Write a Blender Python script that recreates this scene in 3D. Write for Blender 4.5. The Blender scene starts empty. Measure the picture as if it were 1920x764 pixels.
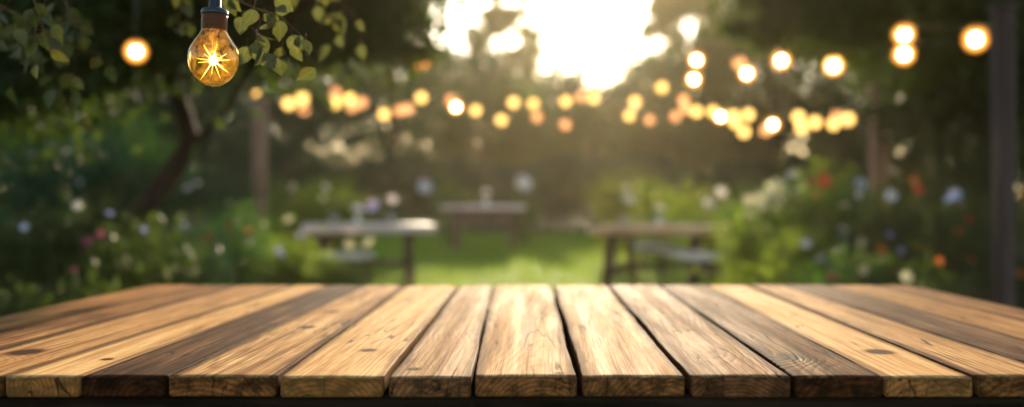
import bpy, math, random
import numpy as np
from mathutils import Vector, noise as mnoise

# ------------------------------------------------------------------ camera, world, sun, exposure
S = bpy.context.scene
C = S.collection
FPX = 1867.0            # focal length in pixels of the 1920 px wide photograph
EYE = 1.03
cam_d = bpy.data.cameras.new('camera'); cam = bpy.data.objects.new('camera', cam_d); C.objects.link(cam)
cam.location = (0, 0, EYE); cam.rotation_euler = (math.radians(90), 0, 0)
cam_d.sensor_width = 36; cam_d.lens = 36 * FPX / 1920
cam_d.shift_x = -65 / 1920; cam_d.shift_y = 0
cam_d.clip_start = 0.05; cam_d.clip_end = 3000
cam_d.dof.use_dof = True
cam_d.dof.focus_distance = 1.58
cam_d.dof.aperture_fstop = (cam_d.lens / 1000) / 0.023
cam_d.dof.aperture_blades = 0
S.camera = cam

SUN_EL, SUN_AZ = math.radians(14.0), math.radians(3.0)     # azimuth measured from +Y towards +X
world = bpy.data.worlds.new('World'); S.world = world; world.use_nodes = True
wn = world.node_tree; wn.nodes.clear()
sky = wn.nodes.new('ShaderNodeTexSky'); sky.sky_type = 'NISHITA'; sky.sun_disc = False
sky.sun_elevation = SUN_EL; sky.sun_rotation = SUN_AZ; sky.air_density = 1.0; sky.dust_density = 0.7; sky.ozone_density = 1.0
bg = wn.nodes.new('ShaderNodeBackground'); bg.inputs['Strength'].default_value = 0.115
wo = wn.nodes.new('ShaderNodeOutputWorld')
wn.links.new(sky.outputs[0], bg.inputs[0]); wn.links.new(bg.outputs[0], wo.inputs[0])
sun_d = bpy.data.lights.new('sun', 'SUN'); sun = bpy.data.objects.new('sun', sun_d); C.objects.link(sun)
sun_d.energy = 4.7; sun_d.angle = math.radians(0.6); sun_d.color = (1.0, 0.80, 0.55)
sv = Vector((math.sin(SUN_AZ) * math.cos(SUN_EL), math.cos(SUN_AZ) * math.cos(SUN_EL), math.sin(SUN_EL)))
sun.rotation_euler = (-sv).to_track_quat('-Z', 'Y').to_euler()
S.view_settings.view_transform = 'Standard'; S.view_settings.look = 'None'
S.view_settings.gamma = 1.0; S.view_settings.use_curve_mapping = False
S.view_settings.exposure = 1.55
S.render.engine = 'CYCLES'
cy = S.cycles
cy.use_adaptive_sampling = False
cy.use_denoising = True; cy.denoiser = 'OPENIMAGEDENOISE'
cy.sample_clamp_indirect = 3.0
cy.max_bounces = 8; cy.diffuse_bounces = 3; cy.glossy_bounces = 3; cy.transmission_bounces = 8; cy.transparent_max_bounces = 8
cy.caustics_reflective = False; cy.caustics_refractive = False

RNG = np.random.default_rng(7)
random.seed(7)

def at(px, py, d):
    return Vector(((px - 1025) / FPX * d, d, EYE - (py - 380) / FPX * d))

def gz(x, y):                                   # the lawn rises gently towards the far hedge
    t = min(1, max(0, (y - 8.5) / 7.0)); t = t * t * (3 - 2 * t)
    return 0.2 * t

# ------------------------------------------------------------------ helpers
def tag(o, label=None, cat=None, group=None, kind=None):
    if label: o['label'] = label
    if cat: o['category'] = cat
    if group: o['group'] = group
    if kind: o['kind'] = kind
    return o

def empty(name, loc, label, cat, group=None):
    o = bpy.data.objects.new(name, None); C.objects.link(o); o.location = loc
    o.empty_display_size = 0.1
    return tag(o, label, cat, group)

def mesh_obj(name, verts, faces, mat, parent=None, smooth=True):
    me = bpy.data.meshes.new(name)
    me.from_pydata([tuple(v) for v in verts], [], faces)
    if smooth: me.polygons.foreach_set('use_smooth', [True] * len(me.polygons))
    me.materials.append(mat); me.update()
    o = bpy.data.objects.new(name, me); C.objects.link(o)
    if parent: o.parent = parent
    return o

def np_mesh(name, V, F, mat, parent=None, smooth=False):
    """V (n,3) array, F (m,k) array of constant k"""
    me = bpy.data.meshes.new(name)
    m, k = F.shape
    me.vertices.add(len(V)); me.vertices.foreach_set('co', V.astype(np.float32).ravel())
    me.loops.add(m * k); me.loops.foreach_set('vertex_index', F.astype(np.int32).ravel())
    me.polygons.add(m); me.polygons.foreach_set('loop_start', (np.arange(m) * k).astype(np.int32))
    me.polygons.foreach_set('loop_total', np.full(m, k, np.int32))
    me.polygons.foreach_set('use_smooth', np.full(m, smooth, bool))
    me.update(calc_edges=True); me.validate()
    me.materials.append(mat)
    o = bpy.data.objects.new(name, me); C.objects.link(o)
    if parent: o.parent = parent
    return o

class MB:
    def __init__(s): s.v = []; s.f = []
    def add(s, vs, fs):
        n = len(s.v); s.v += [Vector(v) for v in vs]; s.f += [tuple(i + n for i in f) for f in fs]
    def box(s, c, size, rz=0, rx=0, ry=0, bev=0.004):
        from mathutils import Euler
        hx, hy, hz = size[0] / 2, size[1] / 2, size[2] / 2; b = min(bev, hx * .45, hy * .45, hz * .45)
        R = Euler((rx, ry, rz)).to_matrix(); c = Vector(c)
        pts = []; idx = {}
        for sx in (-1, 1):
            for sy in (-1, 1):
                for sz in (-1, 1):
                    for ax in range(3):
                        p = [sx * (hx - (b if ax != 0 else 0)), sy * (hy - (b if ax != 1 else 0)), sz * (hz - (b if ax != 2 else 0))]
                        idx[(sx, sy, sz, ax)] = len(pts); pts.append(c + R @ Vector(p))
        fs = []
        for ax in range(3):
            o1, o2 = [a for a in range(3) if a != ax]
            for sg in (-1, 1):
                q = []
                for a, b_ in ((-1, -1), (1, -1), (1, 1), (-1, 1)):
                    k = [0, 0, 0]; k[ax] = sg; k[o1] = a; k[o2] = b_; q.append(idx[(*k, ax)])
                fs.append(q)
            for a in (-1, 1):            # edges parallel to ax
                for b_ in (-1, 1):
                    k1 = [0, 0, 0]; k2 = [0, 0, 0]
                    k1[o1] = k2[o1] = a; k1[o2] = k2[o2] = b_; k1[ax] = -1; k2[ax] = 1
                    fs.append([idx[(*k1, o1)], idx[(*k2, o1)], idx[(*k2, o2)], idx[(*k1, o2)]])
        for sx in (-1, 1):
            for sy in (-1, 1):
                for sz in (-1, 1):
                    fs.append([idx[(sx, sy, sz, 0)], idx[(sx, sy, sz, 1)], idx[(sx, sy, sz, 2)]])
        s.add(pts, fs); return s
    def tube(s, pts, rad, n=8, cap=True):
        pts = [Vector(p) for p in pts]
        if not hasattr(rad, '__len__'): rad = [rad] * len(pts)
        up = Vector((0.13, 0.2, 1)).normalized(); rings = []
        vs = []
        for i, p in enumerate(pts):
            t = (pts[min(i + 1, len(pts) - 1)] - pts[max(i - 1, 0)]).normalized()
            u = t.cross(up)
            if u.length < 1e-3: u = t.cross(Vector((1, 0, 0)))
            u.normalize(); w = t.cross(u).normalized()
            for k in range(n):
                a = 2 * math.pi * k / n
                vs.append(p + (u * math.cos(a) + w * math.sin(a)) * rad[i])
        fs = []
        for i in range(len(pts) - 1):
            for k in range(n):
                fs.append((i * n + k, i * n + (k + 1) % n, (i + 1) * n + (k + 1) % n, (i + 1) * n + k))
        if cap: fs += [tuple(range(n))[::-1], tuple((len(pts) - 1) * n + k for k in range(n))]
        s.add(vs, fs); return s
    def lathe(s, prof, c=(0, 0, 0), n=24, cap=False):
        c = Vector(c); vs = []; fs = []
        for r, z in prof:
            for k in range(n):
                a = 2 * math.pi * k / n; vs.append(c + Vector((r * math.cos(a), r * math.sin(a), z)))
        for i in range(len(prof) - 1):
            for k in range(n):
                fs.append((i * n + k, i * n + (k + 1) % n, (i + 1) * n + (k + 1) % n, (i + 1) * n + k))
        if cap: fs += [tuple(range(n))[::-1], tuple((len(prof) - 1) * n + k for k in range(n))]
        s.add(vs, fs); return s
    def build(s, name, mat, parent=None, smooth=True):
        return mesh_obj(name, s.v, s.f, mat, parent, smooth)

# ------------------------------------------------------------------ materials
class NT:
    def __init__(s, name):
        s.m = bpy.data.materials.new(name); s.m.use_nodes = True; s.t = s.m.node_tree; s.t.nodes.clear()
    def n(s, typ, **kw):
        nd = s.t.nodes.new(typ)
        for k, v in kw.items(): setattr(nd, k, v)
        return nd
    def l(s, a, b): s.t.links.new(a, b)
    def val(s, inp, v):
        if hasattr(v, 'is_linked') or hasattr(v, 'links'): s.l(v, inp)
        else: inp.default_value = v
    def math(s, op, a, b=0.0, c=None, clamp=False):
        nd = s.n('ShaderNodeMath', operation=op, use_clamp=clamp)
        s.val(nd.inputs[0], a); s.val(nd.inputs[1], b)
        if c is not None: s.val(nd.inputs[2], c)
        return nd.outputs[0]
    def mr(s, v, a, b, c=0.0, d=1.0, smooth=True):
        nd = s.n('ShaderNodeMapRange', interpolation_type='SMOOTHSTEP' if smooth else 'LINEAR')
        s.val(nd.inputs[0], v)
        for i, x in enumerate((a, b, c, d)): nd.inputs[i + 1].default_value = x
        return nd.outputs[0]
    def mix(s, f, a, b, blend='MIX'):
        nd = s.n('ShaderNodeMix', data_type='RGBA', blend_type=blend)
        s.val(nd.inputs[0], f)
        for i, x in ((6, a), (7, b)):
            if isinstance(x, (tuple, list)): nd.inputs[i].default_value = (*x[:3], 1)
            else: s.l(x, nd.inputs[i])
        return nd.outputs[2]
    def noise(s, vec, scale=1.0, detail=4.0, rough=0.5, sc=(1, 1, 1), off=(0, 0, 0), dist=0.0):
        mp = s.n('ShaderNodeMapping'); mp.inputs['Scale'].default_value = sc; mp.inputs['Location'].default_value = off
        s.l(vec, mp.inputs['Vector'])
        nd = s.n('ShaderNodeTexNoise'); nd.inputs['Scale'].default_value = scale; nd.inputs['Detail'].default_value = detail
        nd.inputs['Roughness'].default_value = rough; nd.inputs['Distortion'].default_value = dist
        s.l(mp.outputs[0], nd.inputs['Vector']); return nd
    def out(s, sh):
        o = s.n('ShaderNodeOutputMaterial'); s.l(sh, o.inputs['Surface']); return s.m
    def principled(s, color, rough=0.6, spec=0.5, normal=None, **kw):
        p = s.n('ShaderNodeBsdfPrincipled')
        if isinstance(color, (tuple, list)): p.inputs['Base Color'].default_value = (*color[:3], 1)
        else: s.l(color, p.inputs['Base Color'])
        s.val(p.inputs['Roughness'], rough); p.inputs['Specular IOR Level'].default_value = spec
        if normal is not None: s.l(normal, p.inputs['Normal'])
        for k, v in kw.items(): p.inputs[k].default_value = v
        return p.outputs[0]
    def bump(s, h, strength=0.5, dist=0.01, normal=None):
        b = s.n('ShaderNodeBump'); b.inputs['Strength'].default_value = strength; b.inputs['Distance'].default_value = dist
        s.l(h, b.inputs['Height'])
        if normal is not None: s.l(normal, b.inputs['Normal'])
        return b.outputs[0]

def plank_material(seed, light, mid, dark, x0, z0, slope, freq, ring=0.5, stain=0.3, weather=0.0, knots=(), crack=0.5, enddark=0.5):
    t = NT('plank_wood'); co = t.n('ShaderNodeTexCoord').outputs['Object']
    off = (seed * 3.7, seed * 1.9, seed * 0.7)
    w = t.noise(co, 1.0, 3, 0.5, (5, 2.2, 5), off)
    sub = t.n('ShaderNodeVectorMath', operation='SUBTRACT'); t.l(w.outputs['Color'], sub.inputs[0]); sub.inputs[1].default_value = (.5, .5, .5)
    scl = t.n('ShaderNodeVectorMath', operation='SCALE'); t.l(sub.outputs[0], scl.inputs[0]); scl.inputs[3].default_value = 0.05
    addv = t.n('ShaderNodeVectorMath', operation='ADD'); t.l(co, addv.inputs[0]); t.l(scl.outputs[0], addv.inputs[1])
    sep = t.n('ShaderNodeSeparateXYZ'); t.l(addv.outputs[0], sep.inputs[0])
    sp0 = t.n('ShaderNodeSeparateXYZ'); t.l(co, sp0.inputs[0])
    X, Y, Z = sep.outputs; x_, y_, z_ = sp0.outputs
    dx = t.math('SUBTRACT', X, x0)
    dz = t.math('SUBTRACT', t.math('SUBTRACT', Z, z0), t.math('MULTIPLY', Y, slope))
    r = t.math('SQRT', t.math('ADD', t.math('MULTIPLY', dx, dx), t.math('MULTIPLY', dz, dz)))
    kmask = None
    for kx, ky, kr in knots:
        a = t.math('DIVIDE', t.math('SUBTRACT', x_, kx), kr); b = t.math('DIVIDE', t.math('SUBTRACT', Y, ky), kr * 1.25)
        d2 = t.math('ADD', t.math('MULTIPLY', a, a), t.math('MULTIPLY', b, b))
        r = t.math('ADD', r, t.math('MULTIPLY', t.math('EXPONENT', t.math('MULTIPLY', d2, -0.16)), kr * 2.2))
        k = t.math('EXPONENT', t.math('MULTIPLY', d2, -.75))
        kmask = k if kmask is None else t.math('MAXIMUM', kmask, k)
    fib = t.noise(co, 1.0, 3, 0.65, (420, 9, 300), off).outputs[0]
    fib2 = t.noise(co, 1.0, 4, 0.6, (95, 3.0, 95), off).outputs[0]
    strk = t.noise(co, 1.0, 4, 0.55, (24, 1.3, 24), off).outputs[0]
    ph = t.math('ADD', t.math('MULTIPLY', r, freq), t.math('MULTIPLY', fib2, 2.4))
    sn = t.math('MULTIPLY_ADD', t.math('SINE', ph), 0.5, 0.5)
    ringv = t.math('POWER', sn, 2.2)
    lv = t.noise(co, 1.0, 2, 0.5, (7, 1.6, 7), (off[1], off[0], 3)).outputs[0]
    ringa = t.math('MULTIPLY', ringv, t.mr(lv, 0.35, 0.65, 0.25, 1.0))
    col = t.mix(t.math('MULTIPLY', ringa, ring), light, mid)
    col = t.mix(t.mr(strk, 0.42, 0.68, 0, 0.55 + 0.3 * weather), col, mid)
    st = t.noise(co, 1.0, 5, 0.6, (6.5, 2.4, 6.5), (off[2], off[0], off[1])).outputs[0]
    col = t.mix(t.mr(st, 0.62 - 0.3 * stain, 0.80 - 0.2 * stain, 0, 0.55 + 0.45 * stain), col, dark)
    # cross marks left by the saw and wear
    saw = t.noise(co, 1.0, 3, 0.6, (9, 75, 9), off).outputs[0]
    col = t.mix(t.mr(saw, 0.52, 0.75, 0, 0.30), col, mid)
    col = t.mix(t.mr(fib, 0.42, 0.66, 0, 0.50 + 0.25 * weather), col, dark)
    lines = t.noise(co, 1.0, 2, 0.5, (150, 1.6, 150), (off[2], off[1], off[0]), .4).outputs[0]
    col = t.mix(t.math('MULTIPLY', t.mr(lines, 0.52, 0.62), 0.50 + 0.45 * weather), col, dark)
    lines2 = t.noise(co, 1.0, 3, 0.6, (55, 1.2, 55), (off[1] + 2, off[2], off[0]), .5).outputs[0]
    col = t.mix(t.mr(lines2, 0.50, 0.64, 0, 0.55 + 0.3 * weather), col, dark)
    lines3 = t.noise(co, 1.0, 2, 0.6, (260, 3.2, 260), (off[1] + 5, off[0], off[2]), .3).outputs[0]
    col = t.mix(t.math('MULTIPLY', t.mr(lines3, 0.55, 0.66), 0.55), col, tuple(c * .7 for c in dark))
    blot = t.noise(co, 1.0, 3, 0.55, (5, 5, 5), (off[1], off[0], off[2])).outputs[0]
    col = t.mix(t.mr(blot, 0.45, 0.70, 0, 0.45), col, mid)
    # sparse open checks running with the grain
    ck = t.noise(co, 1.0, 2, 0.5, (26, 1.5, 26), (off[0] + 9, off[1], off[2]), 0.3).outputs[0]
    ckl = t.math('SUBTRACT', 1.0, t.mr(t.math('ABSOLUTE', t.math('SUBTRACT', ck, 0.5)), 0.004, 0.017))
    cm = t.noise(co, 1.0, 2, 0.5, (5, 2.6, 5), (off[1] + 4, off[2], off[0])).outputs[0]
    crk = t.math('MULTIPLY', ckl, t.mr(cm, 0.56 - 0.14 * crack, 0.64 - 0.10 * crack))
    col = t.mix(t.math('MULTIPLY', crk, 0.85), col, (0.035, 0.018, 0.010))
    if kmask is not None:
        kn = t.math('MULTIPLY', kmask, t.mr(fib2, 0.2, 0.7, 1.0, 0.75))
        col = t.mix(t.mr(kmask, 0.05, 0.5, 0, 0.75), col, dark)
        col = t.mix(t.mr(kn, 0.26, 0.55, 0, 0.95), col, (0.045, 0.020, 0.012))
    ed = t.n('ShaderNodeAttribute', attribute_name='edge_wear').outputs['Fac']
    en = t.noise(co, 1.0, 4, 0.6, (30, 7, 30), off).outputs[0]
    col = t.mix(t.math('MULTIPLY', t.mr(t.math('ADD', ed, t.math('MULTIPLY', t.math('SUBTRACT', en, 0.5), 0.8)), 0.50, 0.95), 0.85), col, tuple(c * .55 for c in dark))
    ea = t.n('ShaderNodeAttribute', attribute_name='end_wear').outputs['Fac']
    e2 = t.noise(co, 1.0, 5, 0.7, (45, 30, 60), off).outputs[0]
    em = t.mr(t.math('ADD', ea, t.math('MULTIPLY', t.math('SUBTRACT', e2, 0.5), 0.7)), 0.55, 0.95)
    edc = t.mix(t.mr(e2, 0.35, 0.7), tuple(c * 0.35 for c in dark), tuple(c * k_ for c, k_ in zip(mid, (.80, .56, .50))))
    edc = t.mix(t.math('MULTIPLY', ringv, .55), edc, tuple(c * .3 for c in dark))
    edc = t.mix(t.math('MULTIPLY', t.math('SUBTRACT', 1.0, t.mr(t.math('ABSOLUTE', t.math('SUBTRACT', t.noise(co, 1.0, 2, .6, (14, 1, 9), off, .6).outputs[0], .5)), .001, .008)), .8), edc, (.010, .006, .004))
    col = t.mix(t.math('MULTIPLY', em, min(1, enddark + .4)), col, edc)
    h = t.math('MULTIPLY', fib, 0.35)
    h = t.math('ADD', h, t.math('MULTIPLY', ringv, -0.5 * (0.6 + weather)))
    h = t.math('ADD', h, t.math('MULTIPLY', fib2, 0.5))
    h = t.math('ADD', h, t.math('MULTIPLY', crk, -2.5))
    h = t.math('ADD', h, t.math('MULTIPLY', saw, 0.35))
    nrm = t.bump(h, 0.5 + 0.3 * weather, 0.0007)
    rough = t.mr(strk, 0.3, 0.7, 0.7, 0.85)
    return t.out(t.principled(col, rough, 0.010, nrm))

def leaf_mat(name, c1, c2, tr=0.45, trc=None):
    t = NT(name); g = t.n('ShaderNodeNewGeometry')
    rp = t.n('ShaderNodeValToRGB'); rp.color_ramp.elements[0].color = (*c1, 1); rp.color_ramp.elements[1].color = (*c2, 1)
    t.l(g.outputs['Random Per Island'], rp.inputs[0])
    p = t.principled(rp.outputs[0], 0.55, 0.22)
    tl = t.n('ShaderNodeBsdfTranslucent')
    if trc: t.l(t.mix(0.65, rp.outputs[0], trc), tl.inputs[0])
    else: t.l(rp.outputs[0], tl.inputs[0])
    mx = t.n('ShaderNodeMixShader'); mx.inputs[0].default_value = tr
    t.l(p, mx.inputs[1]); t.l(tl.outputs[0], mx.inputs[2])
    return t.out(mx.outputs[0])

def bark_mat(name, a, b):
    t = NT(name); co = t.n('ShaderNodeTexCoord').outputs['Object']
    n = t.noise(co, 1.0, 6, 0.65, (30, 30, 6)).outputs[0]
    return t.out(t.principled(t.mix(t.mr(n, .35, .65), a, b), 0.9, 0.2, t.bump(n, 0.8, 0.02)))

def timber_mat(name, a, b, sc=(3, 3, 30), rough=0.7, sp=.35):
    t = NT(name); co = t.n('ShaderNodeTexCoord').outputs['Object']
    n = t.noise(co, 1.0, 5, 0.6, sc).outputs[0]
    return t.out(t.principled(t.mix(t.mr(n, .35, .68), a, b), rough, sp, t.bump(n, 0.2, 0.002)))

def emit_mat(name, col, strength):
    t = NT(name); e = t.n('ShaderNodeEmission'); e.inputs[0].default_value = (*col, 1); e.inputs[1].default_value = strength
    m = t.out(e.outputs[0]); return m

def petal_mat(name, c1, c2):
    return leaf_mat(name, c1, c2, 0.4)

M = {}
M['leaf_dark'] = leaf_mat('leaf_dark', (0.012, 0.032, 0.008), (0.032, 0.060, 0.012), 0.45, (0.08, 0.12, 0.012))
M['leaf_mid'] = leaf_mat('leaf_mid', (0.018, 0.066, 0.014), (0.052, 0.125, 0.024), 0.5, (0.10, 0.24, 0.02))
M['leaf_cool'] = leaf_mat('leaf_cool', (0.012, 0.060, 0.024), (0.035, 0.115, 0.038), 0.45)
M['leaf_olive'] = leaf_mat('leaf_olive', (0.045, 0.070, 0.016), (0.10, 0.12, 0.03), 0.5, (0.20, 0.22, 0.03))
M['leaf_bright'] = leaf_mat('leaf_bright', (0.05, 0.11, 0.012), (0.12, 0.19, 0.02), 0.5, (0.24, 0.33, 0.02))
M['bark'] = bark_mat('bark', (0.012, 0.008, 0.006), (0.035, 0.022, 0.016))
M['twig'] = bark_mat('twig', (0.10, 0.05, 0.025), (0.20, 0.11, 0.05))
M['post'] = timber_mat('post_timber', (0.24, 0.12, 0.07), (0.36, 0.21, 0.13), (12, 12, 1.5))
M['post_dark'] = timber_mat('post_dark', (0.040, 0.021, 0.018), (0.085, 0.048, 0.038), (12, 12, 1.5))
M['top_grey'] = timber_mat('weathered_top', (0.66, 0.52, 0.43), (0.85, 0.70, 0.60), (2, 30, 2), .6, .10)
M['top_warm'] = timber_mat('warm_top', (0.80, 0.47, 0.26), (0.92, 0.66, 0.40), (2, 30, 2), .6, .10)
M['top_pink'] = timber_mat('pinkish_top', (0.78, 0.55, 0.46), (0.90, 0.70, 0.60), (2, 30, 2), .6, .10)
M['leg_dark'] = timber_mat('dark_leg', (0.05, 0.028, 0.018), (0.11, 0.065, 0.045), (12, 12, 2))
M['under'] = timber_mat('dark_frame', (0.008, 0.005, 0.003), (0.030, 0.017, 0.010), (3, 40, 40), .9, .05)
M['cord'] = NT('cord_rubber'); M['cord'] = M['cord'].out(M['cord'].principled((0.012, 0.012, 0.014), 0.5, 0.4))
for k, a, b in (('white', (0.62, 0.60, 0.58), (0.80, 0.78, 0.74)), ('lilac', (0.35, 0.34, 0.66), (0.55, 0.54, 0.80)),
                ('red', (0.42, 0.035, 0.03), (0.62, 0.08, 0.05)), ('coral', (0.62, 0.16, 0.10), (0.75, 0.28, 0.20)),
                ('orange', (0.62, 0.16, 0.03), (0.75, 0.25, 0.05)), ('pink', (0.45, 0.08, 0.18), (0.62, 0.16, 0.26)),
                ('cream', (0.60, 0.55, 0.34), (0.76, 0.72, 0.50)), ('blue', (0.30, 0.38, 0.60), (0.45, 0.52, 0.74))):
    M[k] = petal_mat('petal_' + k, a, b)
M['heart'] = NT('flower_heart'); M['heart'] = M['heart'].out(M['heart'].principled((0.30, 0.17, 0.03), 0.8, 0.2))

# ------------------------------------------------------------------ ground
def lawn_mat():
    t = NT('lawn_grass'); co = t.n('ShaderNodeTexCoord').outputs['Object']
    a = t.noise(co, 1.0, 5, 0.6, (0.5, 0.35, 1)).outputs[0]; b = t.noise(co, 1.0, 4, 0.7, (45, 45, 45)).outputs[0]
    c = t.mix(t.mr(a, .35, .65), (0.060, 0.150, 0.015), (0.11, 0.21, 0.018))
    c = t.mix(t.mr(b, .4, .7), c, (0.14, 0.16, 0.03))
    return t.out(t.principled(c, 0.8, 0.2, t.bump(b, 0.9, 0.03)))
M['lawn'] = lawn_mat()
gx = np.concatenate([[-400, -120, -50], np.linspace(-24, 24, 49), [50, 120, 400]])
gy = np.concatenate([[-300, -60, -20], np.linspace(-8, 40, 61), [60, 120, 400, 900]])
gv = [(x, y, gz(x, y)) for y in gy for x in gx]; nx = len(gx)
gf = [(j * nx + i, j * nx + i + 1, (j + 1) * nx + i + 1, (j + 1) * nx + i) for j in range(len(gy) - 1) for i in range(nx - 1)]
tag(mesh_obj('lawn', gv, gf, M['lawn']), kind='structure')

def soil_bed(name, poly):
    t = M.get('soil')
    if not t:
        t = NT('bed_soil'); co = t.n('ShaderNodeTexCoord').outputs['Object']; n = t.noise(co, 1, 6, .7, (14, 14, 14)).outputs[0]
        M['soil'] = t = t.out(t.principled(t.mix(n, (0.02, 0.014, 0.008), (0.07, 0.05, 0.03)), 0.95, 0.1, t.bump(n, 1, .03)))
    (x0, x1, y0, y1) = poly; vs = []; fs = []; n = 24
    for j in range(n + 1):
        y = y0 + (y1 - y0) * j / n
        for i in range(9):
            u = i / 8; x = x0 + (x1 - x0) * u + 0.15 * math.sin(y * 1.3 + u * 5) * (1 if i in (0, 8) else 0)
            vs.append((x, y, gz(x, y) + 0.004 + 0.07 * math.sin(math.pi * u)))
    for j in range(n):
        for i in range(8): fs.append((j * 9 + i, j * 9 + i + 1, (j + 1) * 9 + i + 1, (j + 1) * 9 + i))
    tag(mesh_obj(name, vs, fs, t), kind='structure')
soil_bed('flower_bed_left_ground', (-9.5, -3.0, 3.2, 17)); soil_bed('flower_bed_right_ground', (2.1, 9.0, 3.6, 17))

def grass_blades():
    n = 90000
    x = RNG.uniform(-4.2, 3.6, n); y = RNG.uniform(9.5, 27, n)
    z = np.array([gz(a, b) for a, b in zip(x, y)])
    h = RNG.uniform(.03, .075, n); w = RNG.uniform(.004, .008, n); a = RNG.uniform(0, 6.28, n)
    lx, ly = RNG.normal(0, .02, n), RNG.normal(0, .02, n)
    V = np.stack([np.stack([x - w * np.cos(a), y - w * np.sin(a), z], 1), np.stack([x + w * np.cos(a), y + w * np.sin(a), z], 1),
                  np.stack([x + lx, y + ly, z + h], 1)], 1).reshape(-1, 3)
    o = np_mesh('grass', V, np.arange(3 * n).reshape(-1, 3), leaf_mat('blade', (0.08, 0.20, 0.015), (0.18, 0.32, 0.02), 0.45, (0.36, 0.50, 0.02)))
    tag(o, 'short green grass of the lawn between the flower beds', 'grass', kind='stuff')
grass_blades()

# ------------------------------------------------------------------ foliage
def leaves(name, P, size, mat, parent=None, flat=0.3, aspect=0.55):
    """P (n,3) leaf positions; each leaf is a folded rhombus of four vertices in two triangles"""
    n = len(P); size = np.broadcast_to(np.asarray(size, float), (n,)) * RNG.uniform(.65, 1.3, n)
    d = RNG.normal(0, 1, (n, 3)); d[:, 2] -= flat; d /= np.linalg.norm(d, axis=1)[:, None]
    u = np.cross(d, RNG.normal(0, 1, (n, 3))); u /= np.linalg.norm(u, axis=1)[:, None]
    nn = np.cross(d, u); s = size[:, None]
    b = P; tip = P + d * s; l = P + d * s * .45 + u * s * aspect * .5 + nn * s * .12; r = P + d * s * .45 - u * s * aspect * .5 + nn * s * .12
    V = np.stack([b, l, tip, r], 1).reshape(-1, 3)
    k = np.arange(n)[:, None] * 4
    F = np.concatenate([k + np.array([0, 1, 2]), k + np.array([0, 2, 3])], 0)
    return np_mesh(name, V, F, mat, parent)

def clumps(n, cen, rad, nclump, cs, shell=0.5):
    """leaf points gathered into clumps that sit through an ellipsoid"""
    v = RNG.normal(0, 1, (nclump, 3)); v /= np.linalg.norm(v, axis=1)[:, None]
    rr = RNG.uniform(shell, 1, nclump) ** 0.6
    cc = np.array(cen) + v * rr[:, None] * np.array(rad)
    sz = RNG.uniform(.5, 1.3, nclump) * cs
    i = RNG.integers(0, nclump, n)
    return cc[i] + RNG.normal(0, 1, (n, 3)) * sz[i][:, None] * np.array([1, 1, .7])

def tree(name, base, h, crown_c, crown_r, n, nclump, cs, ls, mat, label, group, tr=0.14, shell=0.45, extra=None):
    x, y = base; z0 = gz(x, y); e = empty(name, (x, y, z0), label, 'tree', group)
    m = MB(); cz = crown_c[2] - z0
    pts = [(0, 0, -0.1), (random.uniform(-.1, .1), random.uniform(-.1, .1), cz * .35), (random.uniform(-.2, .2), 0, cz * .7), (crown_c[0] - x, crown_c[1] - y, cz + crown_r[2] * .3)]
    m.tube(pts, [tr * 1.25, tr, tr * .8, tr * .25], 10)
    for k in range(7):
        a = random.uniform(0, 6.28); zz = cz * random.uniform(.45, .95)
        f = zz / (cz + .01); b0 = Vector(((crown_c[0] - x) * f * .6, (crown_c[1] - y) * f * .6, zz))
        b1 = Vector((crown_c[0] - x + math.cos(a) * crown_r[0] * .6, crown_c[1] - y + math.sin(a) * crown_r[1] * .6, cz + random.uniform(-.3, .6) * crown_r[2]))
        mid = (b0 + b1) / 2 + Vector((0, 0, .25)); m.tube([b0, mid, b1], [tr * .5, tr * .32, tr * .1], 6)
    m.build('trunk', M['bark'], e)
    P = clumps(n, (crown_c[0] - x, crown_c[1] - y, cz), crown_r, nclump, cs, shell)
    if extra is not None: P = np.concatenate([P, extra - np.array([x, y, z0])])
    P = P[P[:, 2] > 0.1]
    leaves('crown', P, ls, mat, e)
    return e

G_T = 'trees beyond the lawn'
# far trees left of the opening, right of it, and the low ones under the bright gap
tree('broadleaf_tree', (-4.6, 30), 8, (-4.9, 30, 4.2), (2.5, 2.2, 4.2), 10000, 70, .24, .17, M['leaf_mid'], 'mid green leafy tree just left of the bright sky gap', G_T)
tree('broadleaf_tree', (-9.2, 27), 8, (-9.2, 27, 3.9), (3.2, 2.2, 4.2), 42000, 130, .5, .17, M['leaf_cool'], 'cool green broad tree behind the left wooden post', G_T)
tree('broadleaf_tree', (-14.0, 24), 8, (-14.0, 24, 4.2), (3.4, 2.4, 4.3), 26000, 120, .5, .17, M['leaf_mid'], 'dense green tree at the far left behind the flower bed', G_T)
tree('broadleaf_tree', (6.3, 28), 8, (6.7, 28, 4.2), (2.7, 2.2, 4.3), 36000, 120, .45, .17, M['leaf_olive'], 'olive green leafy tree just right of the bright sky gap', G_T)
tree('broadleaf_tree', (11.2, 25), 8, (11.2, 25, 4.4), (3.2, 2.2, 4.4), 34000, 150, .5, .17, M['leaf_dark'], 'dark dense tree behind the right wooden post', G_T)
tree('broadleaf_tree', (16.0, 24), 8, (16.0, 24, 4.2), (3.0, 2.4, 4.3), 26000, 120, .5, .17, M['leaf_dark'], 'darkest tree at the far right edge behind the tall post', G_T)
tree('young_tree', (-1.9, 33), 4, (-1.9, 33, 3.6), (1.9, 1.2, 1.6), 9000, 60, .35, .15, M['leaf_mid'], 'low loose green tree under the left part of the sky gap', G_T, .09)
tree('young_tree', (1.8, 36), 4, (1.8, 36, 2.9), (2.6, 1.2, 1.7), 12000, 60, .4, .16, M['leaf_mid'], 'low hazy tree straight under the brightest sky gap', G_T, .09)
tree('young_tree', (4.2, 32), 4, (4.4, 32, 3.4), (1.6, 1.2, 1.6), 7000, 50, .35, .15, M['leaf_olive'], 'thin yellowish tree below the bright gap on its right side', G_T, .09)
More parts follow.
